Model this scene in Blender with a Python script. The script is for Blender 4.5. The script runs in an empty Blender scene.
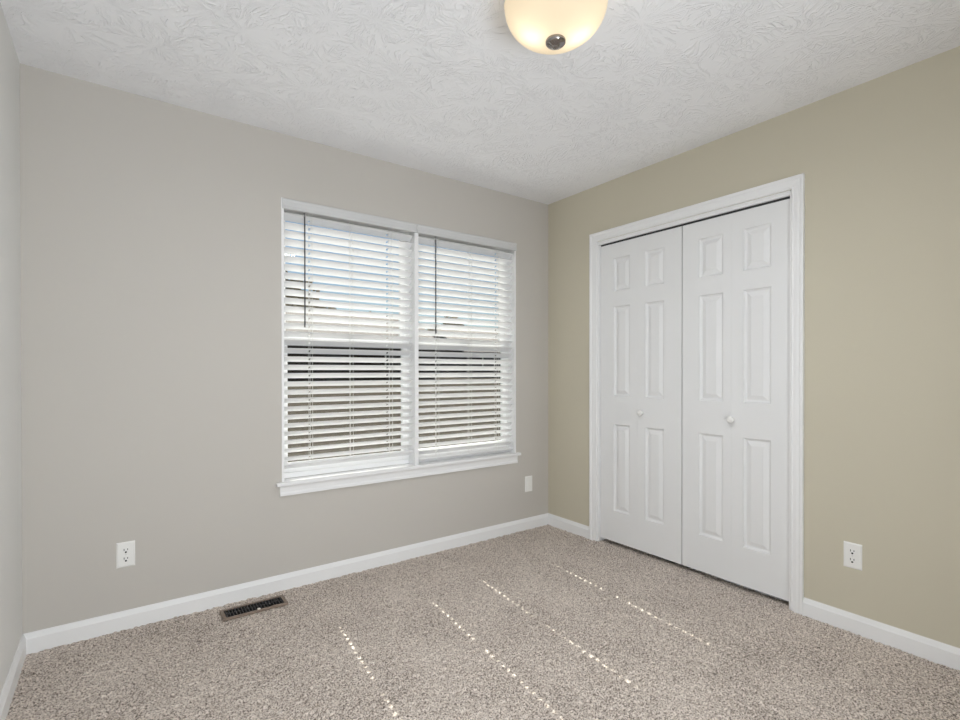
import bpy, bmesh, math, random
import numpy as np
from mathutils import Vector, Matrix
random.seed(7)
np.random.seed(7)
PI = math.pi
scene = bpy.context.scene
COL = scene.collection

# ------------------------------------------------------------------ camera
cam_d = bpy.data.cameras.new('camera')
cam = bpy.data.objects.new('camera', cam_d)
COL.objects.link(cam)
YAW, PIT, ROL, F = 0.62864, -0.00468, -0.0006, 499.74
fw = Vector((math.sin(YAW)*math.cos(PIT), math.cos(YAW)*math.cos(PIT), math.sin(PIT)))
r0 = Vector((math.cos(YAW), -math.sin(YAW), 0))
u0 = r0.cross(fw)
rt = math.cos(ROL)*r0 + math.sin(ROL)*u0
up = -math.sin(ROL)*r0 + math.cos(ROL)*u0
m = Matrix((rt, up, -fw)).transposed().to_4x4()
m.translation = Vector((-2.6701, -2.7858, 1.1711))
cam.matrix_world = m
cam_d.sensor_fit = 'HORIZONTAL'
cam_d.sensor_width = 36
cam_d.lens = 36*F/960
cam_d.shift_y = 13.19/960
cam_d.clip_start = 0.02
cam_d.clip_end = 1000
scene.camera = cam

# ------------------------------------------------------------------ colour management
vs = scene.view_settings
scene.display_settings.display_device = 'sRGB'
vs.view_transform = 'Standard'
vs.look = 'None'
vs.gamma = 1
vs.use_curve_mapping = False
vs.exposure = -0.10
scene.cycles.max_bounces = 14
scene.cycles.diffuse_bounces = 8
scene.cycles.transparent_max_bounces = 16
scene.cycles.sample_clamp_indirect = 4.0
scene.cycles.caustics_reflective = False
scene.cycles.caustics_refractive = False
scene.cycles.use_denoising = True

# ------------------------------------------------------------------ world, sun, large lights
SUN_DIR = Vector((-0.083, -1.0, -1.15)).normalized()      # the way the sunlight travels
world = bpy.data.worlds.new('world')
scene.world = world
world.use_nodes = True
wn = world.node_tree
wn.nodes.clear()
out = wn.nodes.new('ShaderNodeOutputWorld')
bg = wn.nodes.new('ShaderNodeBackground')
sky = wn.nodes.new('ShaderNodeTexSky')
sky.sky_type = 'NISHITA'
sky.sun_disc = False
sky.sun_elevation = math.asin(-SUN_DIR.z)
sky.sun_rotation = math.atan2(-SUN_DIR.x, -SUN_DIR.y)
sky.air_density = 1.0
sky.dust_density = 0.4
sky.ozone_density = 1.6
tc = wn.nodes.new('ShaderNodeTexCoord')
mp = wn.nodes.new('ShaderNodeMapping')
mp.inputs['Scale'].default_value = (1.6, 1.6, 4.5)
cn = wn.nodes.new('ShaderNodeTexNoise')
cn.inputs['Scale'].default_value = 1.7
cn.inputs['Detail'].default_value = 7
cr = wn.nodes.new('ShaderNodeValToRGB')
cr.color_ramp.elements[0].position = 0.50
cr.color_ramp.elements[1].position = 0.72
mul = wn.nodes.new('ShaderNodeMix')
mul.data_type = 'RGBA'
mul.inputs['B'].default_value = (7.0, 7.2, 7.6, 1)
wn.links.new(tc.outputs['Generated'], mp.inputs['Vector'])
wn.links.new(mp.outputs['Vector'], cn.inputs['Vector'])
wn.links.new(cn.outputs['Fac'], cr.inputs['Fac'])
wn.links.new(cr.outputs['Color'], mul.inputs['Factor'])
wn.links.new(sky.outputs['Color'], mul.inputs['A'])
wn.links.new(mul.outputs['Result'], bg.inputs['Color'])
bg.inputs['Strength'].default_value = 0.09
wn.links.new(bg.outputs['Background'], out.inputs['Surface'])

sun_d = bpy.data.lights.new('sun', 'SUN')
sun_d.energy = 11.0
sun_d.angle = math.radians(0.33)
sun_d.color = (1.0, 0.95, 0.87)
sun = bpy.data.objects.new('sun', sun_d)
COL.objects.link(sun)
sun.location = (0, 20, 30)
sun.rotation_euler = SUN_DIR.to_track_quat('-Z', 'Y').to_euler()

fill_d = bpy.data.lights.new('fill_light', 'AREA')         # unseen area light added to brighten the room from behind the viewer
fill_d.shape = 'RECTANGLE'
fill_d.size = 1.0
fill_d.size_y = 0.8
fill_d.energy = 55
fill_d.color = (0.885, 0.945, 1.0)
fill_lamp = bpy.data.objects.new('fill_light', fill_d)
COL.objects.link(fill_lamp)
fill_lamp.location = (-2.15, -3.72, 0.65)
fill_lamp.rotation_euler = (PI/2+math.radians(38), 0, 0)

# ------------------------------------------------------------------ materials
def new_mat(name):
    mt = bpy.data.materials.new(name)
    mt.use_nodes = True
    nt = mt.node_tree
    return mt, nt, nt.nodes['Principled BSDF']

def mat(name, col, rough=0.5, metal=0.0, bump=None, spec=0.5, var=None):
    mt, nt, b = new_mat(name)
    b.inputs['Base Color'].default_value = (*col, 1)
    b.inputs['Roughness'].default_value = rough
    b.inputs['Metallic'].default_value = metal
    b.inputs['Specular IOR Level'].default_value = spec
    t = nt.nodes.new('ShaderNodeTexCoord')
    if bump:
        sc, st, dist = bump
        n = nt.nodes.new('ShaderNodeTexNoise')
        n.inputs['Scale'].default_value = sc
        n.inputs['Detail'].default_value = 3
        bp = nt.nodes.new('ShaderNodeBump')
        bp.inputs['Strength'].default_value = st
        bp.inputs['Distance'].default_value = dist
        nt.links.new(t.outputs['Object'], n.inputs['Vector'])
        nt.links.new(n.outputs['Fac'], bp.inputs['Height'])
        nt.links.new(bp.outputs['Normal'], b.inputs['Normal'])
    if var:
        sc, col2 = var
        n = nt.nodes.new('ShaderNodeTexNoise')
        n.inputs['Scale'].default_value = sc
        n.inputs['Detail'].default_value = 4
        mx = nt.nodes.new('ShaderNodeMix')
        mx.data_type = 'RGBA'
        mx.inputs['A'].default_value = (*col, 1)
        mx.inputs['B'].default_value = (*col2, 1)
        nt.links.new(t.outputs['Object'], n.inputs['Vector'])
        nt.links.new(n.outputs['Fac'], mx.inputs['Factor'])
        nt.links.new(mx.outputs['Result'], b.inputs['Base Color'])
    return mt

def srgb(r, g, b):
    f = lambda v: (v/255/12.92) if v/255 <= 0.04045 else ((v/255+0.055)/1.055)**2.4
    return (f(r), f(g), f(b))

M_GREIGE = mat('greige_paint', srgb(196, 191.5, 185), 0.75, bump=(260, 0.12, 0.002), spec=0.2)
M_LEFT = mat('pale_grey_paint', srgb(224, 224, 222), 0.7, bump=(260, 0.12, 0.002), spec=0.25)
M_TAN = mat('tan_paint', srgb(199, 192.5, 174), 0.75, bump=(260, 0.12, 0.002), spec=0.2)
M_TRIM = mat('white_trim_paint', srgb(236, 236, 236), 0.4, spec=0.4)
M_DOOR = mat('white_door_paint', srgb(229, 229, 229), 0.45, bump=(90, 0.05, 0.001), spec=0.35)
M_VINYL = mat('white_vinyl', srgb(240, 240, 240), 0.4)
M_SLAT = mat('white_slat', srgb(229, 229, 229), 0.4)
M_VALANCE = mat('white_valance', srgb(205, 205, 205), 0.45)
M_CORD = mat('white_cord', srgb(226, 226, 222), 0.8)
M_WAND = mat('smoky_wand_plastic', (0.055, 0.055, 0.06), 0.25)
M_PLATE = mat('white_plate_plastic', srgb(236, 235, 232), 0.35)
M_SLOT = mat('dark_slot', (0.012, 0.012, 0.012), 0.6)
M_SCREW = mat('screw_paint', srgb(222, 221, 216), 0.35)
M_KNOB = mat('white_knob', srgb(235, 234, 231), 0.25)
M_TRACK = mat('dark_track', (0.03, 0.03, 0.032), 0.5)
M_CLOSET = mat('closet_dark', (0.03, 0.03, 0.03), 0.9)
M_NICKEL = mat('dark_nickel', (0.32, 0.30, 0.29), 0.16, 1.0)
M_PAN = mat('white_pan', srgb(235, 233, 228), 0.5)
M_REG = mat('register_bronze_frame', srgb(140, 122, 106), 0.5, 0.0, var=(60, srgb(122, 108, 98)))
M_LOUVRE = mat('register_dark_louvre', (0.022, 0.020, 0.019), 0.45)
M_LEVER = mat('register_lever', srgb(220, 212, 200), 0.3)

def ceiling_mat():
    mt, nt, b = new_mat('stomped_ceiling')
    b.inputs['Base Color'].default_value = (*srgb(238, 238, 240), 1)
    b.inputs['Roughness'].default_value = 0.85
    b.inputs['Specular IOR Level'].default_value = 0.2
    N = nt.nodes.new
    L = nt.links.new
    t = N('ShaderNodeTexCoord')
    heights = []
    for off, sc in (((0, 0, 0), 4.2), ((3.37, 1.71, 0), 5.1)):
        mp_ = N('ShaderNodeMapping')
        mp_.inputs['Location'].default_value = off
        mp_.inputs['Scale'].default_value = (sc, sc, 0)
        L(t.outputs['Object'], mp_.inputs['Vector'])
        wob = N('ShaderNodeTexNoise')
        wob.inputs['Scale'].default_value = 1.6
        wob.inputs['Detail'].default_value = 2
        L(mp_.outputs['Vector'], wob.inputs['Vector'])
        sub0 = N('ShaderNodeVectorMath'); sub0.operation = 'SUBTRACT'
        sub0.inputs[1].default_value = (0.5, 0.5, 0.5)
        L(wob.outputs['Color'], sub0.inputs[0])
        scl = N('ShaderNodeVectorMath'); scl.operation = 'SCALE'
        scl.inputs['Scale'].default_value = 0.45
        L(sub0.outputs['Vector'], scl.inputs[0])
        add0 = N('ShaderNodeVectorMath'); add0.operation = 'ADD'
        L(mp_.outputs['Vector'], add0.inputs[0]); L(scl.outputs['Vector'], add0.inputs[1])
        v = N('ShaderNodeTexVoronoi')
        v.voronoi_dimensions = '2D'
        v.inputs['Scale'].default_value = 1.0
        L(add0.outputs['Vector'], v.inputs['Vector'])
        d = N('ShaderNodeVectorMath'); d.operation = 'SUBTRACT'
        L(add0.outputs['Vector'], d.inputs[0]); L(v.outputs['Position'], d.inputs[1])
        sx = N('ShaderNodeSeparateXYZ'); L(d.outputs['Vector'], sx.inputs['Vector'])
        at = N('ShaderNodeMath'); at.operation = 'ARCTAN2'
        L(sx.outputs['Y'], at.inputs[0]); L(sx.outputs['X'], at.inputs[1])
        am = N('ShaderNodeMath'); am.operation = 'MULTIPLY'; am.inputs[1].default_value = 4.2
        L(at.outputs[0], am.inputs[0])
        rm = N('ShaderNodeMath'); rm.operation = 'MULTIPLY'; rm.inputs[1].default_value = 1.5
        L(v.outputs['Distance'], rm.inputs[0])
        cs = N('ShaderNodeSeparateColor'); L(v.outputs['Color'], cs.inputs['Color'])
        cm = N('ShaderNodeMath'); cm.operation = 'MULTIPLY'; cm.inputs[1].default_value = 40
        L(cs.outputs['Red'], cm.inputs[0])
        cx = N('ShaderNodeCombineXYZ')
        L(am.outputs[0], cx.inputs['X']); L(rm.outputs[0], cx.inputs['Y']); L(cm.outputs[0], cx.inputs['Z'])
        st = N('ShaderNodeTexNoise')
        st.inputs['Scale'].default_value = 1.5
        st.inputs['Detail'].default_value = 1.5
        L(cx.outputs['Vector'], st.inputs['Vector'])
        rp = N('ShaderNodeValToRGB')
        e = rp.color_ramp.elements
        e[0].position = 0.53; e[0].color = (0, 0, 0, 1)
        e[1].position = 0.575; e[1].color = (1, 1, 1, 1)
        e2 = rp.color_ramp.elements.new(0.66); e2.color = (0.0, 0.0, 0.0, 1)
        L(st.outputs['Fac'], rp.inputs['Fac'])
        fade = N('ShaderNodeMapRange')
        fade.inputs['From Min'].default_value = 0.06
        fade.inputs['From Max'].default_value = 0.16
        L(v.outputs['Distance'], fade.inputs['Value'])
        mm = N('ShaderNodeMath'); mm.operation = 'MULTIPLY'
        L(rp.outputs['Color'], mm.inputs[0]); L(fade.outputs['Result'], mm.inputs[1])
        cl = N('ShaderNodeTexNoise'); cl.inputs['Scale'].default_value = 1.1; cl.inputs['Detail'].default_value = 1
        L(mp_.outputs['Vector'], cl.inputs['Vector'])
        cf = N('ShaderNodeMapRange'); cf.inputs['From Min'].default_value = 0.36; cf.inputs['From Max'].default_value = 0.54
        L(cl.outputs['Fac'], cf.inputs['Value'])
        m2 = N('ShaderNodeMath'); m2.operation = 'MULTIPLY'
        L(mm.outputs[0], m2.inputs[0]); L(cf.outputs['Result'], m2.inputs[1])
        heights.append(m2)
    mxx = N('ShaderNodeMath'); mxx.operation = 'MAXIMUM'
    L(heights[0].outputs[0], mxx.inputs[0]); L(heights[1].outputs[0], mxx.inputs[1])
    fine = N('ShaderNodeTexNoise'); fine.inputs['Scale'].default_value = 55; fine.inputs['Detail'].default_value = 3
    L(t.outputs['Object'], fine.inputs['Vector'])
    fm = N('ShaderNodeMath'); fm.operation = 'MULTIPLY_ADD'; fm.inputs[1].default_value = 0.12
    L(fine.outputs['Fac'], fm.inputs[0]); L(mxx.outputs[0], fm.inputs[2])
    bp = N('ShaderNodeBump')
    bp.inputs['Strength'].default_value = 0.5
    bp.inputs['Distance'].default_value = 0.0065
    L(fm.outputs[0], bp.inputs['Height'])
    L(bp.outputs['Normal'], b.inputs['Normal'])
    return mt
M_CEIL = ceiling_mat()

def carpet_mat():
    mt, nt, b = new_mat('speckled_carpet')
    b.inputs['Roughness'].default_value = 1.0
    b.inputs['Specular IOR Level'].default_value = 0.05
    b.inputs['Sheen Weight'].default_value = 0.12
    N = nt.nodes.new
    L = nt.links.new
    t = N('ShaderNodeTexCoord')
    n1 = N('ShaderNodeTexNoise'); n1.inputs['Scale'].default_value = 160; n1.inputs['Detail'].default_value = 3; n1.inputs['Roughness'].default_value = 0.6
    n2 = N('ShaderNodeTexNoise'); n2.inputs['Scale'].default_value = 3.2; n2.inputs['Detail'].default_value = 3
    L(t.outputs['Object'], n1.inputs['Vector']); L(t.outputs['Object'], n2.inputs['Vector'])
    ad = N('ShaderNodeMath'); ad.operation = 'MULTIPLY_ADD'; ad.inputs[1].default_value = 0.10
    L(n2.outputs['Fac'], ad.inputs[0]); L(n1.outputs['Fac'], ad.inputs[2])
    rp = N('ShaderNodeValToRGB')
    e = rp.color_ramp.elements
    e[0].position = 0.40; e[0].color = (*srgb(96, 86, 79), 1)
    e[1].position = 0.66; e[1].color = (*srgb(231, 220, 210), 1)
    k = e.new(0.52); k.color = (*srgb(184, 172, 162), 1)
    L(ad.outputs[0], rp.inputs['Fac'])
    L(rp.outputs['Color'], b.inputs['Base Color'])
    return mt
M_CARPET = carpet_mat()

def glass_mat():
    mt = bpy.data.materials.new('window_glass')
    mt.use_nodes = True
    nt = mt.node_tree
    nt.nodes.clear()
    o = nt.nodes.new('ShaderNodeOutputMaterial')
    tr = nt.nodes.new('ShaderNodeBsdfTransparent')
    tr.inputs['Color'].default_value = (0.95, 0.97, 0.96, 1)
    gl = nt.nodes.new('ShaderNodeBsdfGlossy')
    gl.inputs['Roughness'].default_value = 0.02
    lw = nt.nodes.new('ShaderNodeLayerWeight')
    lw.inputs['Blend'].default_value = 0.5
    pw = nt.nodes.new('ShaderNodeMath')
    pw.operation = 'POWER'
    pw.inputs[1].default_value = 4.0
    ma = nt.nodes.new('ShaderNodeMath')
    ma.operation = 'MULTIPLY_ADD'
    ma.inputs[1].default_value = 0.6
    ma.inputs[2].default_value = 0.03
    nt.links.new(lw.outputs['Facing'], pw.inputs[0])
    nt.links.new(pw.outputs[0], ma.inputs[0])
    mx = nt.nodes.new('ShaderNodeMixShader')
    nt.links.new(ma.outputs[0], mx.inputs['Fac'])
    nt.links.new(tr.outputs['BSDF'], mx.inputs[1])
    nt.links.new(gl.outputs['BSDF'], mx.inputs[2])
    nt.links.new(mx.outputs['Shader'], o.inputs['Surface'])
    return mt
M_GLASS = glass_mat()

def bowl_mat():
    mt = bpy.data.materials.new('frosted_cream_glass')
    mt.use_nodes = True
    nt = mt.node_tree
    nt.nodes.clear()
    N = nt.nodes.new
    o = N('ShaderNodeOutputMaterial')
    tl = N('ShaderNodeBsdfTranslucent'); tl.inputs['Color'].default_value = (0.98, 0.90, 0.76, 1)
    pr = N('ShaderNodeBsdfPrincipled')
    pr.inputs['Base Color'].default_value = (0.74, 0.66, 0.53, 1)
    pr.inputs['Roughness'].default_value = 0.25
    pr.inputs['Emission Color'].default_value = (1.0, 0.80, 0.55, 1)
    pr.inputs['Emission Strength'].default_value = 0.05
    mx = N('ShaderNodeMixShader'); mx.inputs['Fac'].default_value = 0.32
    nt.links.new(tl.outputs['BSDF'], mx.inputs[1])
    nt.links.new(pr.outputs['BSDF'], mx.inputs[2])
    nt.links.new(mx.outputs['Shader'], o.inputs['Surface'])
    return mt
M_BOWL = bowl_mat()

# ------------------------------------------------------------------ mesh helpers
class MB:
    """collects shapes and links them as one mesh object"""
    def __init__(self):
        self.bm = bmesh.new()
    def box(self, x0, x1, y0, y1, z0, z1, bev=0.0, seg=2):
        b = bmesh.new()
        bmesh.ops.create_cube(b, size=1)
        bmesh.ops.scale(b, vec=(abs(x1-x0), abs(y1-y0), abs(z1-z0)), verts=b.verts)
        bmesh.ops.translate(b, vec=((x0+x1)/2, (y0+y1)/2, (z0+z1)/2), verts=b.verts)
        if bev > 0:
            bmesh.ops.bevel(b, geom=b.edges[:], offset=bev, segments=seg, profile=0.5, affect='EDGES')
        self.merge(b)
        return self
    def merge(self, b, mtx=None):
        me = bpy.data.meshes.new('tmp')
        if mtx is not None:
            bmesh.ops.transform(b, matrix=mtx, verts=b.verts)
        b.to_mesh(me)
        b.free()
        self.bm.from_mesh(me)
        bpy.data.meshes.remove(me)
        return self
    def prism(self, pts, origin, ux, uy, direction):
        """closed section pts (2-D) in plane (ux, uy) at origin, swept along direction"""
        o, ux, uy, d = Vector(origin), Vector(ux), Vector(uy), Vector(direction)
        a = [self.bm.verts.new(o+ux*p+uy*q) for p, q in pts]
        b = [self.bm.verts.new(o+d+ux*p+uy*q) for p, q in pts]
        n = len(pts)
        fs = [self.bm.faces.new(a), self.bm.faces.new(b[::-1])]
        for i in range(n):
            fs.append(self.bm.faces.new((a[i], b[i], b[(i+1) % n], a[(i+1) % n])))
        return self
    def mitre(self, pts, path, ux_list, uy):
        """section swept along a path with one given offset direction per path point (mitred frame)"""
        uy = Vector(uy)
        rings = []
        for P, ux in zip(path, ux_list):
            rings.append([self.bm.verts.new(Vector(P)+Vector(ux)*p+uy*q) for p, q in pts])
        n = len(pts)
        for A, B in zip(rings, rings[1:]):
            for i in range(n):
                self.bm.faces.new((A[i], A[(i+1) % n], B[(i+1) % n], B[i]))
        self.bm.faces.new(rings[0][::-1])
        self.bm.faces.new(rings[-1])
        return self
    def lathe(self, prof, seg=48, centre=(0, 0, 0), axis='z', cap=False):
        rows = []
        for r, h in prof:
            row = []
            for k in range(seg):
                a = 2*PI*k/seg
                p = Vector((r*math.cos(a), r*math.sin(a), h))
                if axis == '-x':
                    p = Vector((-h, r*math.cos(a), r*math.sin(a)))
                row.append(self.bm.verts.new(Vector(centre)+p))
            rows.append(row)
        for A, B in zip(rows, rows[1:]):
            for k in range(seg):
                self.bm.faces.new((A[k], A[(k+1) % seg], B[(k+1) % seg], B[k]))
        if cap:
            self.bm.faces.new(rows[0][::-1])
            self.bm.faces.new(rows[-1])
        return self
    def tube(self, p, q, r, seg=8):
        p, q = Vector(p), Vector(q)
        d = q-p
        b = bmesh.new()
        bmesh.ops.create_cone(b, cap_ends=True, segments=seg, radius1=r, radius2=r, depth=d.length)
        mtx = Matrix.Translation((p+q)/2) @ d.to_track_quat('Z', 'Y').to_matrix().to_4x4()
        return self.merge(b, mtx)
    def build(self, name, material, parent=None, smooth=False, origin=None, dedupe=True):
        if dedupe:
            bmesh.ops.remove_doubles(self.bm, verts=self.bm.verts, dist=1e-6)
        bmesh.ops.recalc_face_normals(self.bm, faces=self.bm.faces)
        if origin is not None:
            bmesh.ops.translate(self.bm, vec=-Vector(origin), verts=self.bm.verts)
        me = bpy.data.meshes.new(name)
        self.bm.to_mesh(me)
        self.bm.free()
        if smooth:
            for p in me.polygons:
                p.use_smooth = True
        me.materials.append(material)
        o = bpy.data.objects.new(name, me)
        COL.objects.link(o)
        if origin is not None:
            o.location = origin
        if parent is not None:
            o.parent = parent
            if parent.parent is None:
                o.matrix_parent_inverse = Matrix.Translation(-parent.location)
        return o

def tag(o, label=None, cat=None, group=None, kind=None):
    if label: o['label'] = label
    if cat: o['category'] = cat
    if group: o['group'] = group
    if kind: o['kind'] = kind
    return o

def thing(name, loc, label, cat, group=None, kind=None):
    o = bpy.data.objects.new(name, None)
    o.empty_display_size = 0.05
    o.location = loc
    COL.objects.link(o)
    return tag(o, label, cat, group, kind)

# ------------------------------------------------------------------ room shell
H, W, REAR = 2.44, 2.9895, -3.3
WX0, WX1, WZ0, WZ1 = -1.957, -0.324, 0.556, 2.098           # window opening
DY0, DY1, DZ1 = -0.485, -1.703, 2.054                        # closet opening
T = 0.15

b = MB()
b.box(-W-T, WX0, 0, T, -0.02, H+0.1).box(WX1, T, 0, T, -0.02, H+0.1)
b.box(WX0, WX1, 0, T, -0.02, WZ0).box(WX0, WX1, 0, T, WZ1, H+0.1)
tag(b.build('wall_back', M_GREIGE, dedupe=False), 'greige painted wall holding the double window', 'wall', kind='structure')
b = MB()
b.box(0, 0.115, DY0, 0, -0.02, H+0.1).box(0, 0.115, REAR-T, DY1, -0.02, H+0.1).box(0, 0.115, DY1, DY0, DZ1, H+0.1)
tag(b.build('wall_right', M_TAN, dedupe=False), 'tan painted wall around the white closet doors', 'wall', kind='structure')
tag(MB().box(-W-T, -W, REAR-T, 0, -0.02, H+0.1).build('wall_left', M_LEFT), 'pale grey painted wall at the left edge', 'wall', kind='structure')
RX0, RX1 = -2.70, -1.60                                        # unseen opening added behind the viewer to let the fill light in
b = MB()
b.box(-W, RX0, REAR-T, REAR, -0.02, H+0.1).box(RX1, 0, REAR-T, REAR, -0.02, H+0.1).box(RX0, RX1, REAR-T, REAR, 2.05, H+0.1)
tag(b.build('wall_front', M_GREIGE, dedupe=False), 'greige wall behind the viewer, with an opening added for the fill light', 'wall', kind='structure')
tag(MB().box(-W, 0, REAR, 0, H, H+0.1).build('ceiling', M_CEIL), 'white ceiling with stomped brush texture', 'ceiling', kind='structure')
# unseen box added around the fill light, beyond the rear opening
b = MB()
hy0, hy1 = REAR-T-1.0, REAR-T
b.box(RX0-0.1, RX1+0.1, hy0-0.1, hy0, 0, H).box(RX0-0.1, RX0, hy0, hy1, 0, H).box(RX1, RX1+0.1, hy0, hy1, 0, H)
b.box(RX0-0.1, RX1+0.1, hy0-0.1, hy1, H, H+0.1).box(RX0-0.1, RX1+0.1, hy0-0.1, hy1, -0.1, -0.012)
tag(b.build('wall_fill_box', M_LEFT, dedupe=False), 'pale unseen box added around the fill light', 'wall', kind='structure')
# closet interior
b = MB()
b.box(0.70, 0.75, -2.1, -0.1, -0.02, H).box(0.115, 0.7, -0.15, -0.1, -0.02, H).box(0.115, 0.7, -2.1, -2.05, -0.02, H)
b.box(0.115, 0.7, -2.05, -0.15, H-0.05, H)
tag(b.build('wall_closet', M_CLOSET, dedupe=False), 'dark closet interior behind the white doors', 'wall', kind='structure')

# carpet: a fine tufted grid with a hole for the floor register
VX0, VX1, VY0, VY1 = -2.256, -1.992, -0.187, -0.103          # duct opening
def carpet():
    step = 0.0065
    x0, x1, y0, y1 = -W, 0.08, REAR-T, 0.0
    nx, ny = int((x1-x0)/step)+1, int((y1-y0)/step)+1
    xs, ys = np.linspace(x0, x1, nx), np.linspace(y0, y1, ny)
    X, Y = np.meshgrid(xs, ys)
    R = np.random.rand(ny, nx)
    R = 0.55*R + 0.45*(np.roll(R, 1, 0)+np.roll(R, -1, 0)+np.roll(R, 1, 1)+np.roll(R, -1, 1))/4
    R2 = np.random.rand(ny//24+3, nx//24+3)
    iy, ix = np.linspace(0, R2.shape[0]-1.001, ny), np.linspace(0, R2.shape[1]-1.001, nx)
    fy, fx = iy-iy.astype(int), ix-ix.astype(int)
    iy, ix = iy.astype(int), ix.astype(int)
    A = R2[np.ix_(iy, ix)]*(1-fx)+R2[np.ix_(iy, ix+1)]*fx
    B = R2[np.ix_(iy+1, ix)]*(1-fx)+R2[np.ix_(iy+1, ix+1)]*fx
    Lo = A*(1-fy[:, None])+B*fy[:, None]
    Z = -0.010+R*0.014+Lo*0.003
    jx = (np.random.rand(ny, nx)-0.5)*step*0.7
    jy = (np.random.rand(ny, nx)-0.5)*step*0.7
    jx[:, 0] = jx[:, -1] = 0
    jy[0] = jy[-1] = 0
    V = np.stack([X+jx, Y+jy, Z], -1).reshape(-1, 3)
    I = np.arange(nx*ny).reshape(ny, nx)
    Q = np.stack([I[:-1, :-1], I[:-1, 1:], I[1:, 1:], I[1:, :-1]], -1).reshape(-1, 4)
    cx = (X[:-1, :-1]+step/2).reshape(-1)
    cy = (Y[:-1, :-1]+step/2).reshape(-1)
    keep = ~((cx > VX0) & (cx < VX1) & (cy > VY0) & (cy < VY1))
    Q = Q[keep]
    me = bpy.data.meshes.new('floor')
    me.vertices.add(len(V))
    me.vertices.foreach_set('co', V.astype(np.float32).ravel())
    me.loops.add(len(Q)*4)
    me.loops.foreach_set('vertex_index', Q.astype(np.int32).ravel())
    me.polygons.add(len(Q))
    me.polygons.foreach_set('loop_start', np.arange(0, len(Q)*4, 4, dtype=np.int32))
    me.update(calc_edges=True)
    me.validate()
    me.polygons.foreach_set('use_smooth', np.ones(len(Q), dtype=bool))
    me.materials.append(M_CARPET)
    o = bpy.data.objects.new('floor', me)
    COL.objects.link(o)
    return tag(o, 'beige and brown speckled carpet over the whole floor', 'carpet', kind='structure')
carpet()

# baseboards: profile with a chamfered top
BH, BT = 0.082, 0.014
PROF = [(0, -0.02), (BT, -0.02), (BT, BH-0.022), (BT-0.003, BH-0.017), (BT-0.008, BH-0.004), (BT-0.0105, BH), (0, BH)]
def board(name, p, q, inward, label):
    b = MB()
    b.prism(PROF, p, inward, (0, 0, 1), Vector(q)-Vector(p))
    return tag(b.build(name, M_TRIM), label, 'baseboard', kind='structure')
board('baseboard_back', (-W, 0, 0), (0, 0, 0), (0, -1, 0), 'white baseboard along the window wall')
board('baseboard_left', (-W, REAR, 0), (-W, 0, 0), (1, 0, 0), 'white baseboard along the left wall')
board('baseboard_right', (0, -0.4297, 0), (0, 0, 0), (-1, 0, 0), 'short white baseboard between corner and closet casing')
board('baseboard_right_near', (0, REAR, 0), (0, -1.7585, 0), (-1, 0, 0), 'white baseboard right of the closet casing')
board('baseboard_front', (-W, REAR, 0), (RX0-0.058, REAR, 0), (0, 1, 0), 'white baseboard behind the viewer')

# ------------------------------------------------------------------ closet casing, jamb and doors
CW = 0.0575
CT = 2.114
CPROF = [(0, 0), (CW, 0), (CW, 0.017), (CW-0.006, 0.0175), (CW-0.013, 0.016), (CW-0.018, 0.012), (CW-0.030, 0.0115), (0.012, 0.008), (0.008, 0.0095), (0.003, 0.009), (0, 0.006)]
iy0, iy1, iz = DY0+0.001, DY1-0.001, CT-CW
b = MB()
path = [(0, iy0, -0.015), (0, iy0, iz), (0, iy1, iz), (0, iy1, -0.015)]
b.mitre(CPROF, path, [(0, 1, 0), (0, 1, 1), (0, -1, 1), (0, -1, 0)], (-1, 0, 0))
casing = tag(b.build('trim_1', M_TRIM), 'white moulded casing around the closet opening', 'door casing', kind='structure')
b = MB()
path = [(RX0, REAR, -0.015), (RX0, REAR, 2.05), (RX1, REAR, 2.05), (RX1, REAR, -0.015)]
b.mitre(CPROF, path, [(-1, 0, 0), (-1, 0, 1), (1, 0, 1), (1, 0, 0)], (0, 1, 0))
tag(b.build('trim_3', M_TRIM), 'white moulded casing around the added opening behind the viewer', 'door casing', kind='structure')
b = MB()
JT = 0.006
b.box(-0.002, 0.115, DY0-JT, DY0, -0.01, DZ1).box(-0.002, 0.115, DY1, DY1+JT, -0.01, DZ1).box(-0.002, 0.115, DY1, DY0, DZ1-JT, DZ1)
b.build('jamb', M_TRIM, casing, dedupe=False)
b = MB()
b.box(0.024, 0.054, DY1+0.01, DY0-0.01, DZ1-0.03, DZ1-JT)
b.build('track', M_TRACK, casing)
MB().box(0.004, 0.023, DY1, DY0, 2.033, DZ1-JT+0.001, 0.001).build('head_stop', M_TRIM, casing)

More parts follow.
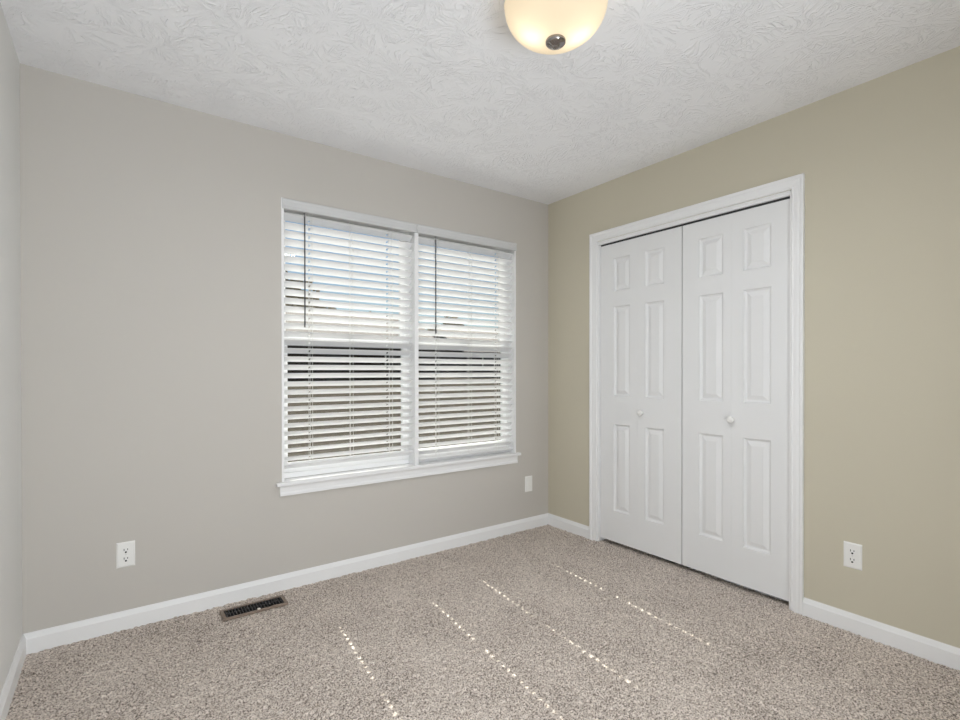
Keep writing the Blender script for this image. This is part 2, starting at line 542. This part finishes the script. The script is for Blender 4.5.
DX = 0.020                                                    # front face of the doors
DT = 0.034
ROWS = [(0.233, 0.815), (1.002, 1.599), (1.700, 1.922)]
DB, DTP = 0.028, 2.021
def leaf(y0, y1, c0, c1, name, parent):
    """moulded door leaf from y0 down to y1 (y1 < y0) with three raised panels in column c0..c1"""
    b = MB()
    bm = b.bm
    ys = [y0, c0, c1, y1]
    zs = [DB]+[v for r in ROWS for v in r]+[DTP]
    g = {}
    for i, y in enumerate(ys):
        for j, z in enumerate(zs):
            g[i, j] = bm.verts.new((DX, y, z))
    for i in range(3):
        for j in range(len(zs)-1):
            if i == 1 and j % 2 == 1:
                # sticking slope in, flat, field slope out, raised field
                steps = [(0.0, 0.0), (0.003, 0.007), (0.010, 0.0125), (0.015, 0.013), (0.038, 0.0035), (0.0385, 0.003)]
                prev = [g[i, j], g[i+1, j], g[i+1, j+1], g[i, j+1]]
                for ins, dep in steps[1:]:
                    cur = [bm.verts.new((DX+dep, c0-ins, zs[j]+ins)), bm.verts.new((DX+dep, c1+ins, zs[j]+ins)),
                           bm.verts.new((DX+dep, c1+ins, zs[j+1]-ins)), bm.verts.new((DX+dep, c0-ins, zs[j+1]-ins))]
                    for k in range(4):
                        bm.faces.new((prev[k], prev[(k+1) % 4], cur[(k+1) % 4], cur[k]))
                    prev = cur
                bm.faces.new(prev)
            else:
                bm.faces.new((g[i, j], g[i+1, j], g[i+1, j+1], g[i, j+1]))
    # rounded edge and sides, back
    per = [g[i, 0] for i in range(4)]+[g[3, j] for j in range(1, len(zs))]+[g[i, len(zs)-1] for i in (2, 1, 0)]+[g[0, j] for j in range(len(zs)-2, 0, -1)]
    def ring(dx, ins):
        rr = []
        for v in per:
            y = v.co.y-ins*0+(ins if v.co.y == y0 else (-ins if v.co.y == y1 else 0))
            z = v.co.z+(ins if v.co.z == DTP else (-ins if v.co.z == DB else 0))
            rr.append(bm.verts.new((DX+dx, y, z)))
        return rr
    prev = per
    for dx, ins in ((0.0004, 0.0001), (0.002, 0.00015), (DT, 0.00015)):
        cur = ring(dx, ins)
        for k in range(len(per)):
            bm.faces.new((prev[k], prev[(k+1) % len(per)], cur[(k+1) % len(per)], cur[k]))
        prev = cur
    bm.faces.new(prev[::-1])
    return b.build(name, M_DOOR, parent)

def knob(parent, y, z):
    b = MB()
    b.lathe([(0.0001, 0.0), (0.011, 0.0), (0.011, 0.003), (0.0075, 0.005), (0.0065, 0.012), (0.012, 0.016), (0.0175, 0.021),
             (0.0192, 0.027), (0.017, 0.032), (0.010, 0.0355), (0.0001, 0.036)], 24, (DX, y, z), '-x')
    return b.build('knob', M_KNOB, parent, smooth=True)

d1 = thing('door_1', (DX, -0.80, DB), 'left white panelled closet door nearest the room corner', 'closet door', kind='structure')
leaf(-0.4945, -0.7985, -0.607, -0.737, 'door_leaf', d1)
leaf(-0.7989, -1.1030, -0.855, -0.988, 'door_leaf', d1)
knob(d1, -0.832, 0.905)
d2 = thing('door_2', (DX, -1.40, DB), 'right white panelled closet door nearest the wall outlet', 'closet door', kind='structure')
leaf(-1.1100, -1.4005, -1.213, -1.352, 'door_leaf', d2)
leaf(-1.4009, -1.6915, -1.462, -1.601, 'door_leaf', d2)
knob(d2, -1.405, 0.908)

# ------------------------------------------------------------------ window trim: stool, apron, jamb liner, mullion post
b = MB()
b.box(-1.989, -0.294, -0.030, 0.0, 0.557, 0.577, 0.005, 3)
b.box(WX0+0.0005, WX1-0.0005, -0.012, 0.075, 0.557, 0.5765)
stool = tag(b.build('trim_2', M_TRIM, dedupe=False), 'white window stool and apron under the double window', 'window sill', kind='structure')
b = MB()
b.prism([(0, 0), (0.015, 0), (0.015, 0.012), (0.012, 0.020), (0.013, 0.045), (0.016, 0.054), (0, 0.054)], (-1.968, 0, 0.503), (0, -1, 0), (0, 0, 1), (1.651, 0, 0))
b.build('apron', M_TRIM, stool)
b = MB()
LT = 0.013
b.box(WX0, WX0+LT, -0.003, 0.08, 0.5765, WZ1).box(WX1-LT, WX1, -0.003, 0.08, 0.5765, WZ1).box(WX0+LT, WX1-LT, 0.0, 0.08, WZ1-0.004, WZ1)
b.build('jamb_liner', M_TRIM, stool, dedupe=False)
PX0, PX1 = -1.154, -1.126
b = MB()
b.box(PX0, PX1, -0.003, 0.08, 0.5765, WZ1-0.004, 0.002)
b.build('mullion_post', M_TRIM, stool)

# ------------------------------------------------------------------ windows
def window(name, xa, xb, label):
    w = thing(name, ((xa+xb)/2, 0.11, 0.577), label, 'window', kind='structure')
    y0, y1, fz0, fz1 = 0.078, 0.148, 0.5765, WZ1-0.004
    fwid = 0.018
    b = MB()
    b.box(xa, xa+fwid, y0, y1, fz0, fz1, 0.002).box(xb-fwid, xb, y0, y1, fz0, fz1, 0.002)
    b.box(xa+fwid, xb-fwid, y0, y1, fz0, fz0+0.03, 0.002).box(xa+fwid, xb-fwid, y0, y1, fz1-0.02, fz1, 0.002)
    b.build('window_frame', M_VINYL, w, dedupe=False)
    def sash(nm, ya, yb, za, zb, st, rb, rtop):
        b = MB()
        a0, a1 = xa+fwid, xb-fwid
        b.box(a0, a0+st, ya, yb, za, zb, 0.002).box(a1-st, a1, ya, yb, za, zb, 0.002)
        b.box(a0+st, a1-st, ya, yb, za, za+rb, 0.002).box(a0+st, a1-st, ya, yb, zb-rtop, zb, 0.002)
        s = b.build(nm, M_VINYL, w, dedupe=False)
        ym = (ya+yb)/2
        MB().box(a0+st-0.004, a1-st+0.004, ym-0.002, ym+0.002, za+rb-0.004, zb-rtop+0.004).build('pane', M_GLASS, s)
        return s
    sash('upper_sash', 0.117, 0.143, 1.325, fz1-0.02, 0.034, 0.048, 0.034)
    lo = sash('lower_sash', 0.085, 0.112, fz0+0.03, 1.372, 0.036, 0.052, 0.048)
    xm = (xa+xb)/2
    MB().box(xm-0.03, xm+0.03, 0.070, 0.086, 1.366, 1.378, 0.003).build('sash_lock', M_VINYL, lo)
    return w
window('window_1', WX0+0.0002, PX0+0.014, 'left half of the white double window, behind blinds')
window('window_2', PX0+0.0142, WX1-0.0002, 'right half of the white double window, behind blinds')

# ------------------------------------------------------------------ blinds
PITCH = 0.0454
SW, ST = 0.050, 0.0028
def section(u0, u1):
    """flat oval section of a slat between depth u0 and u1"""
    r = ST/2
    return [(u0, -r*0.4), (u0+r, -r), (u1-r, -r), (u1, -r*0.4), (u1, r*0.4), (u1-r, r), (u0+r, r), (u0, r*0.4)]
def blind(label, xa, xb, nsl, z_first, tilt, rail_z, ladders, holes, wand_x, wand_top, wand_bot, va, vb):
    t = thing('window_blind', ((xa+xb)/2, 0.035, 0.58), label, 'blind', 'horizontal blinds in the double window')
    yc = 0.036
    a = math.radians(tilt)
    U = Vector((0, math.cos(a), -math.sin(a)))                # outer edge low
    N = Vector((0, math.sin(a), math.cos(a)))
    b = MB()
    HW, HD = 0.006, 0.0088
    for k in range(nsl):
        z = z_first-PITCH*k
        xs = [xa]
        for h in holes:
            xs += [h-HW, h+HW]
        xs.append(xb)
        for i in range(len(xs)-1):
            d = (xs[i+1]-xs[i], 0, 0)
            if i % 2 == 0:
                b.prism(section(-SW/2, SW/2), (xs[i], yc, z), U, N, d)
            else:
                b.prism(section(-SW/2, -HD), (xs[i], yc, z), U, N, d)
                b.prism(section(HD, SW/2), (xs[i], yc, z), U, N, d)
    b.build('slat_panel', M_SLAT, t, dedupe=False)
    b = MB()
    b.prism([(0.0035, 0), (0.013, 0), (0.0145, 0.003), (0.0135, 0.010), (0.011, 0.016), (0.011, 0.040), (0.014, 0.047), (0.0145, 0.052), (0.012, 0.054), (0.0035, 0.054)],
            (va, 0, 2.040), (0, -1, 0), (0, 0, 1), (vb-va, 0, 0))
    b.build('valance', M_VALANCE, t, dedupe=False)
    MB().box(xa, xb, 0.006, 0.062, 2.042, 2.090, 0.002).build('headrail', M_VALANCE, t)
    b = MB()
    hw_, ht_, ch_ = 0.025, 0.008, 0.003
    b.prism([(-hw_, -ht_+ch_), (-hw_+ch_, -ht_), (hw_-ch_, -ht_), (hw_, -ht_+ch_), (hw_, ht_-ch_), (hw_-ch_, ht_), (-hw_+ch_, ht_), (-hw_, ht_-ch_)],
            (xa, yc, rail_z), U, N, (xb-xa, 0, 0))
    rail = b.build('bottom_rail', M_SLAT, t)
    for lx in ladders[:1]+ladders[-1:]:
        MB().tube(Vector((lx, yc, rail_z))-N*0.0110, Vector((lx, yc, rail_z))-N*0.0075, 0.006, 12).build('rail_button', M_CORD, rail)
    for lx in ladders:
        b = MB()
        hy = SW/2*math.cos(a)+0.0015
        hz = SW/2*math.sin(a)
        b.tube((lx+0.0105, yc-hy, rail_z+0.008), (lx+0.0105, yc-hy, 2.043), 0.0009, 6)
        b.tube((lx+0.0105, yc+hy, rail_z+0.008), (lx+0.0105, yc+hy, 2.043), 0.0009, 6)
        b.tube((lx-0.0105, yc-hy, rail_z+0.008), (lx-0.0105, yc-hy, 2.043), 0.0009, 6)
        for k in range(nsl):
            z = z_first-PITCH*k-0.004
            b.tube((lx+0.0105, yc-hy, z+hz), (lx+0.0105, yc+hy, z-hz), 0.0007, 5)
        b.build('ladder_cord', M_CORD, t, dedupe=False)
    b = MB()
    b.tube((wand_x, -0.010, wand_bot), (wand_x, -0.010, wand_top-0.02), 0.0038, 6)
    b.tube((wand_x, -0.010, wand_bot-0.004), (wand_x, -0.010, wand_bot+0.03), 0.0046, 8)
    wd = b.build('tilt_wand', M_WAND, t, dedupe=False)
    b = MB()
    b.tube((wand_x, -0.010, wand_top-0.03), (wand_x, -0.010, wand_top), 0.0022, 8)
    b.tube((wand_x, -0.010, wand_top-0.003), (wand_x, 0.006, wand_top), 0.0022, 8)
    b.build('wand_hook', M_WAND, wd, dedupe=False)
    return t
blind('left white blind with dark tilt wand and raised bottom rail', -1.941, -1.158, 30, 2.008, 33.8, 0.654,
      [-1.798, -1.562, -1.310], [-1.798, -1.325], -1.836, 2.036, 1.414, -1.951, -1.1435)
blind('right white blind nearest the room corner, bottom rail on the sill', -1.122, -0.340, 31, 2.006, 36.0, 0.598,
      [-0.977, -0.716, -0.480], [-0.977, -0.482], -1.004, 2.036, 1.417, -1.1395, -0.3245)

# ------------------------------------------------------------------ outlets
def outlet(name, loc, rotz, label, duplex=True):
    t = thing(name, loc, label, 'outlet', None)
    parts = []
    b = MB()
    # plate faces -y in local space, then turned
    w, h, d = 0.070, 0.1145, 0.0055
    bb = bmesh.new()
    pts = [(-w/2, -h/2), (w/2, -h/2), (w/2, h/2), (-w/2, h/2)]
    r1 = [bb.verts.new((x, 0, z)) for x, z in pts]
    r2 = [bb.verts.new((x, -0.002, z)) for x, z in pts]
    r3 = [bb.verts.new((x*(1-0.006/w*2*0.7), -d+0.001, z*(1-0.006/h*2*0.7))) for x, z in pts]
    r4 = [bb.verts.new((x*(1-0.006/w*2), -d, z*(1-0.006/h*2))) for x, z in pts]
    for A, B in ((r1, r2), (r2, r3), (r3, r4)):
        for k in range(4):
            bb.faces.new((A[k], A[(k+1) % 4], B[(k+1) % 4], B[k]))
    bb.faces.new(r4); bb.faces.new(r1[::-1])
    b.merge(bb)
    parts.append((b, 'cover_plate', M_PLATE, None))
    if duplex:
        for zc in (0.0195, -0.0195):
            b = MB()
            n = 20
            poly = []
            for k in range(n):
                a = 2*PI*k/n
                x, z = 0.0172*math.cos(a), 0.0172*math.sin(a)
                z = max(-0.0142, min(0.0142, z))
                poly.append((x, z+zc))
            b.prism(poly, (0, -d+0.0005, 0), (1, 0, 0), (0, 0, 1), (0, -0.0027, 0))
            parts.append((b, 'receptacle', M_PLATE, None))
            b = MB()
            yf = -d-0.0024
            b.box(-0.0078, -0.0052, yf-0.0004, yf+0.001, zc-0.001, zc+0.0085)
            b.box(0.0052, 0.0078, yf-0.0004, yf+0.001, zc+0.0002, zc+0.0078)
            b.prism([(0.0042*math.cos(2*PI*k/12), -0.0078+zc+0.0042*math.sin(2*PI*k/12)) for k in range(12)], (0, yf-0.0004, 0), (1, 0, 0), (0, 0, 1), (0, 0.001, 0))
            parts.append((b, 'socket_slots', M_SLOT, len(parts)-1))
        b = MB()
        b.prism([(0.0034*math.cos(2*PI*k/12), 0.0034*math.sin(2*PI*k/12)) for k in range(12)], (0, -d+0.0003, 0), (1, 0, 0), (0, 0, 1), (0, -0.0013, 0))
        parts.append((b, 'screw', M_SCREW, None))
    else:
        b = MB()
        b.box(-0.0165, 0.0165, -d-0.0022, -d+0.001, -0.0335, 0.0335, 0.0012)
        parts.append((b, 'insert', M_PLATE, None))
        for s in (-1, 1):
            b = MB()
            b.prism([(0.003*math.cos(2*PI*k/12), s*0.0485+0.003*math.sin(2*PI*k/12)) for k in range(12)], (0, -d+0.0003, 0), (1, 0, 0), (0, 0, 1), (0, -0.0012, 0))
            parts.append((b, 'screw', M_SCREW, None))
    objs = []
    for b, nm, mt_, par in parts:
        o = b.build(nm, mt_, None, dedupe=False)
        o.parent = t if par is None else objs[par]
        objs.append(o)
    t.rotation_euler = (0, 0, rotz)
    return t
outlet('wall_outlet', (-2.639, 0, 0.337), 0, 'white duplex outlet on the greige wall left of the window')
outlet('wall_outlet', (0, -1.9585, 0.341), -PI/2, 'white duplex outlet on the tan wall right of the closet')
outlet('wall_plate', (-0.200, 0, 0.333), 0, 'small white wall plate below the window near the corner', duplex=False)

# ------------------------------------------------------------------ floor register
reg = thing('floor_register', (-2.124, -0.143, 0.004), 'bronze floor register with dark louvres in the carpet', 'floor vent')
OX0, OX1, OY0, OY1 = -2.270, -1.978, -0.200, -0.090
b = MB()
zt = 0.011
for (x0, x1, y0, y1) in ((OX0, OX1, OY0, VY0), (OX0, OX1, VY1, OY1), (OX0, VX0, VY0, VY1), (VX1, OX1, VY0, VY1)):
    b.box(x0, x1, y0, y1, 0.001, zt)
b.build('register_frame', M_REG, reg, dedupe=False)
b = MB()
n = 19
for k in range(n):
    x = VX0+(VX1-VX0)*(k+0.5)/n
    b.box(x-0.0018, x+0.0018, VY0, VY1, -0.012, zt-0.001)
b.box(VX0, VX1, (VY0+VY1)/2-0.002, (VY0+VY1)/2+0.002, -0.012, zt-0.0015)
b.build('louvre_panel', M_LOUVRE, reg, dedupe=False)
b = MB()
b.box(VX0-0.004, VX1+0.004, VY0-0.004, VY1+0.004, -0.125, -0.12)
for (x0, x1, y0, y1) in ((VX0-0.004, VX0, VY0, VY1), (VX1, VX1+0.004, VY0, VY1), (VX0, VX1, VY0-0.004, VY0), (VX0, VX1, VY1, VY1+0.004)):
    b.box(x0, x1, y0, y1, -0.12, 0.006)
b.build('duct_boot', M_SLOT, reg, dedupe=False)
b = MB()
b.box(-2.121, -2.107, -0.194, -0.184, 0.010, 0.017, 0.002)
b.build('damper_lever', M_LEVER, reg)

# ------------------------------------------------------------------ ceiling light
FX, FY = -1.505, -1.605
light = thing('ceiling_light', (FX, FY, H), 'cream frosted bowl ceiling light with dark nickel finial', 'ceiling light')
RIM, BR, BD = 2.368, 0.167, 0.117
b = MB()
b.lathe([(0.0001, H), (0.135, H), (0.138, H-0.006), (0.138, H-0.030), (0.128, H-0.040), (0.06, H-0.046), (0.0001, H-0.046)], 48, (FX, FY, 0))
b.build('mounting_pan', M_PAN, light, smooth=True)
b = MB()
prof = [(BR-0.004, RIM+0.004), (BR, RIM+0.004), (BR+0.001, RIM)]
for k in range(1, 29):
    a = PI/2*k/28
    prof.append((max(0.012, BR*math.cos(a)**0.84), RIM-BD*math.sin(a)))
b.lathe(prof, 64, (FX, FY, 0))
b.build('glass_bowl', M_BOWL, light, smooth=True)
b = MB()
zb = RIM-BD
b.lathe([(0.0001, zb+0.006), (0.030, zb+0.004), (0.033, zb-0.002), (0.0325, zb-0.008), (0.028, zb-0.013), (0.018, zb-0.017), (0.012, zb-0.020),
         (0.010, zb-0.023), (0.006, zb-0.026), (0.0001, zb-0.027)], 32, (FX, FY, 0))
b.build('finial', M_NICKEL, light, smooth=True)
b = MB()
b.tube((FX, FY, zb+0.004), (FX, FY, H-0.045), 0.004, 10)
b.build('stem', M_NICKEL, light)
for s in (-1, 1):
    ld = bpy.data.lights.new('bulb', 'POINT')
    ld.energy = 0.17
    ld.shadow_soft_size = 0.02
    ld.color = (1.0, 0.88, 0.70)
    lo = bpy.data.objects.new('bulb', ld)
    COL.objects.link(lo)
    lo.location = (FX+s*0.066*0.809, FY-s*0.066*0.588, RIM-0.066)
ld = bpy.data.lights.new('bowl_light', 'AREA')
ld.shape = 'DISK'
ld.size = 0.30
ld.energy = 12
ld.color = (0.945, 0.968, 1.0)
lo = bpy.data.objects.new('bowl_light', ld)
COL.objects.link(lo)
lo.location = (FX, FY, zb-0.036)

# ------------------------------------------------------------------ outdoors
M_GRASS = mat('lawn', srgb(46, 43, 29), 0.95, spec=0.1, var=(0.35, srgb(70, 60, 50)))
M_SIDING = mat('brown_brick', srgb(52, 44, 38), 0.9, spec=0.2)
M_ROOF = mat('grey_shingle', srgb(176, 168, 160), 0.9, spec=0.2, var=(3, srgb(158, 150, 144)))
M_HTRIM = mat('house_trim', srgb(225, 222, 215), 0.6)
M_HGLASS = mat('dark_house_glass', (0.02, 0.022, 0.025), 0.1)
M_LEAF = mat('tree_leaves', srgb(140, 132, 100), 0.8, spec=0.2, var=(2.0, srgb(165, 150, 125)))
M_BARK = mat('tree_bark', srgb(84, 70, 58), 0.9, spec=0.1)

gm = bmesh.new()
prof = [(0.16, -0.55), (6, -0.50), (14, -0.15), (25, 0.35), (32, 0.55), (60, 0.8), (120, 1.0), (400, 1.1)]
rows = []
for y, z in prof:
    rows.append([gm.verts.new((x, y, z)) for x in (-200, -30, 0, 15, 40, 90, 400)])
for A, B in zip(rows, rows[1:]):
    for k in range(len(A)-1):
        gm.faces.new((A[k], A[k+1], B[k+1], B[k]))
b = MB(); b.merge(gm)
tag(b.build('ground', M_GRASS), 'olive lawn outside the window', 'lawn', kind='structure')

def house(loc, Lx, Dy, eave, ridge, label):
    x, y, z = loc
    t = thing('house', loc, label, 'house')
    b = MB()
    b.box(x-Lx/2, x+Lx/2, y, y+Dy, z-2, z+eave)
    b.build('wall', M_SIDING, t)
    ov = 0.5
    b = MB()
    pr = [(-ov, eave-0.12), (Dy/2, ridge), (Dy+ov, eave-0.12), (Dy+ov, eave+0.02), (Dy/2, ridge+0.16), (-ov, eave+0.02)]
    b.prism(pr, (x-Lx/2-ov, y, z), (0, 1, 0), (0, 0, 1), (Lx+2*ov, 0, 0))
    b.build('roof', M_ROOF, t)
    for gx in (x-Lx/2, x+Lx/2-0.1):
        b = MB()
        b.prism([(0, eave-0.01), (Dy, eave-0.01), (Dy/2, ridge-0.1)], (gx, y, z), (0, 1, 0), (0, 0, 1), (0.1, 0, 0))
        b.build('gable', M_SIDING, t)
    for fx in (-0.32, 0.28):
        wx = x+fx*Lx
        b = MB()
        b.box(wx-0.7, wx+0.7, y-0.06, y+0.02, z+0.9, z+2.1)
        f = b.build('house_window', M_HTRIM, t)
        MB().box(wx-0.6, wx+0.6, y-0.08, y-0.05, z+1.0, z+2.0).build('house_pane', M_HGLASS, f)
    b = MB()
    b.box(x-0.5, x+0.5, y-0.06, y+0.02, z, z+2.1)
    b.build('house_door', M_HGLASS, t)
    b = MB()
    b.box(x+Lx*0.2, x+Lx*0.2+0.7, y+Dy*0.55, y+Dy*0.55+0.7, z+eave, z+ridge+0.3)
    b.build('chimney', M_SIDING, t)
house((9.0, 30.0, 0.5), 16, 9, 2.35, 5.0, 'low brown house with grey roof seen through the left blind')
house((29.5, 34.0, 0.56), 14, 9, 2.3, 4.5, 'low brown house with grey roof seen through the right blind')

def tree(x, y, z, h, r, label):
    t = thing('tree', (x, y, z), label, 'tree', 'trees beyond the lawn')
    b = MB()
    b.tube((x, y, z-0.3), (x+0.1, y, z+h*0.55), 0.16, 8)
    for k in range(4):
        a = k*1.7
        b.tube((x, y, z+h*0.35), (x+r*0.6*math.cos(a), y+r*0.6*math.sin(a), z+h*0.7), 0.07, 6)
    b.build('trunk', M_BARK, t, dedupe=False)
    n = 2600
    V, Fc = [], []
    for k in range(n):
        u = Vector((random.gauss(0, 1), random.gauss(0, 1), random.gauss(0, 1))).normalized()
        rr = r*(0.55+0.45*random.random()**0.5)*(0.8+0.35*math.sin(3*u.x+x)*math.cos(4*u.y+y)+0.15*math.sin(7*u.z))
        c = Vector((x+u.x*rr, y+u.y*rr, z+h*0.66+u.z*rr*0.34*h/r*0.95))
        s = 0.16+0.14*random.random()
        a1 = Vector((random.gauss(0, 1), random.gauss(0, 1), random.gauss(0, 1))).normalized()*s
        a2 = a1.cross(u+Vector((0.01, 0.3, 0.2))).normalized()*s*0.7
        i = len(V)
        V += [c-a1, c+a2, c+a1, c-a2]
        Fc.append((i, i+1, i+2, i+3))
    me = bpy.data.meshes.new('crown')
    me.from_pydata([tuple(v) for v in V], [], Fc)
    me.materials.append(M_LEAF)
    o = bpy.data.objects.new('crown', me)
    COL.objects.link(o)
    o.parent = t
    o.matrix_parent_inverse = Matrix.Translation(-t.location)
TREES = [(8.5, 43, 0.68, 10.2, 3.2), (13.0, 48, 0.7, 8.8, 3.0), (20.2, 49, 0.7, 6.9, 2.8), (30.5, 49, 0.7, 7.4, 3.1), (39.0, 47, 0.7, 7.0, 3.2), (46.0, 44, 0.7, 6.8, 3.0)]
NAMES = ['tallest tree behind the house, leftmost in the left blind', 'bushy tree behind the house, second from the left',
         'low tree between the two houses', 'tree behind the right-hand house, toward its left end',
         'tree behind the right-hand house, toward its right end', 'rightmost tree beyond the lawn']
for (a_, nm) in zip(TREES, NAMES):
    tree(*a_, nm)
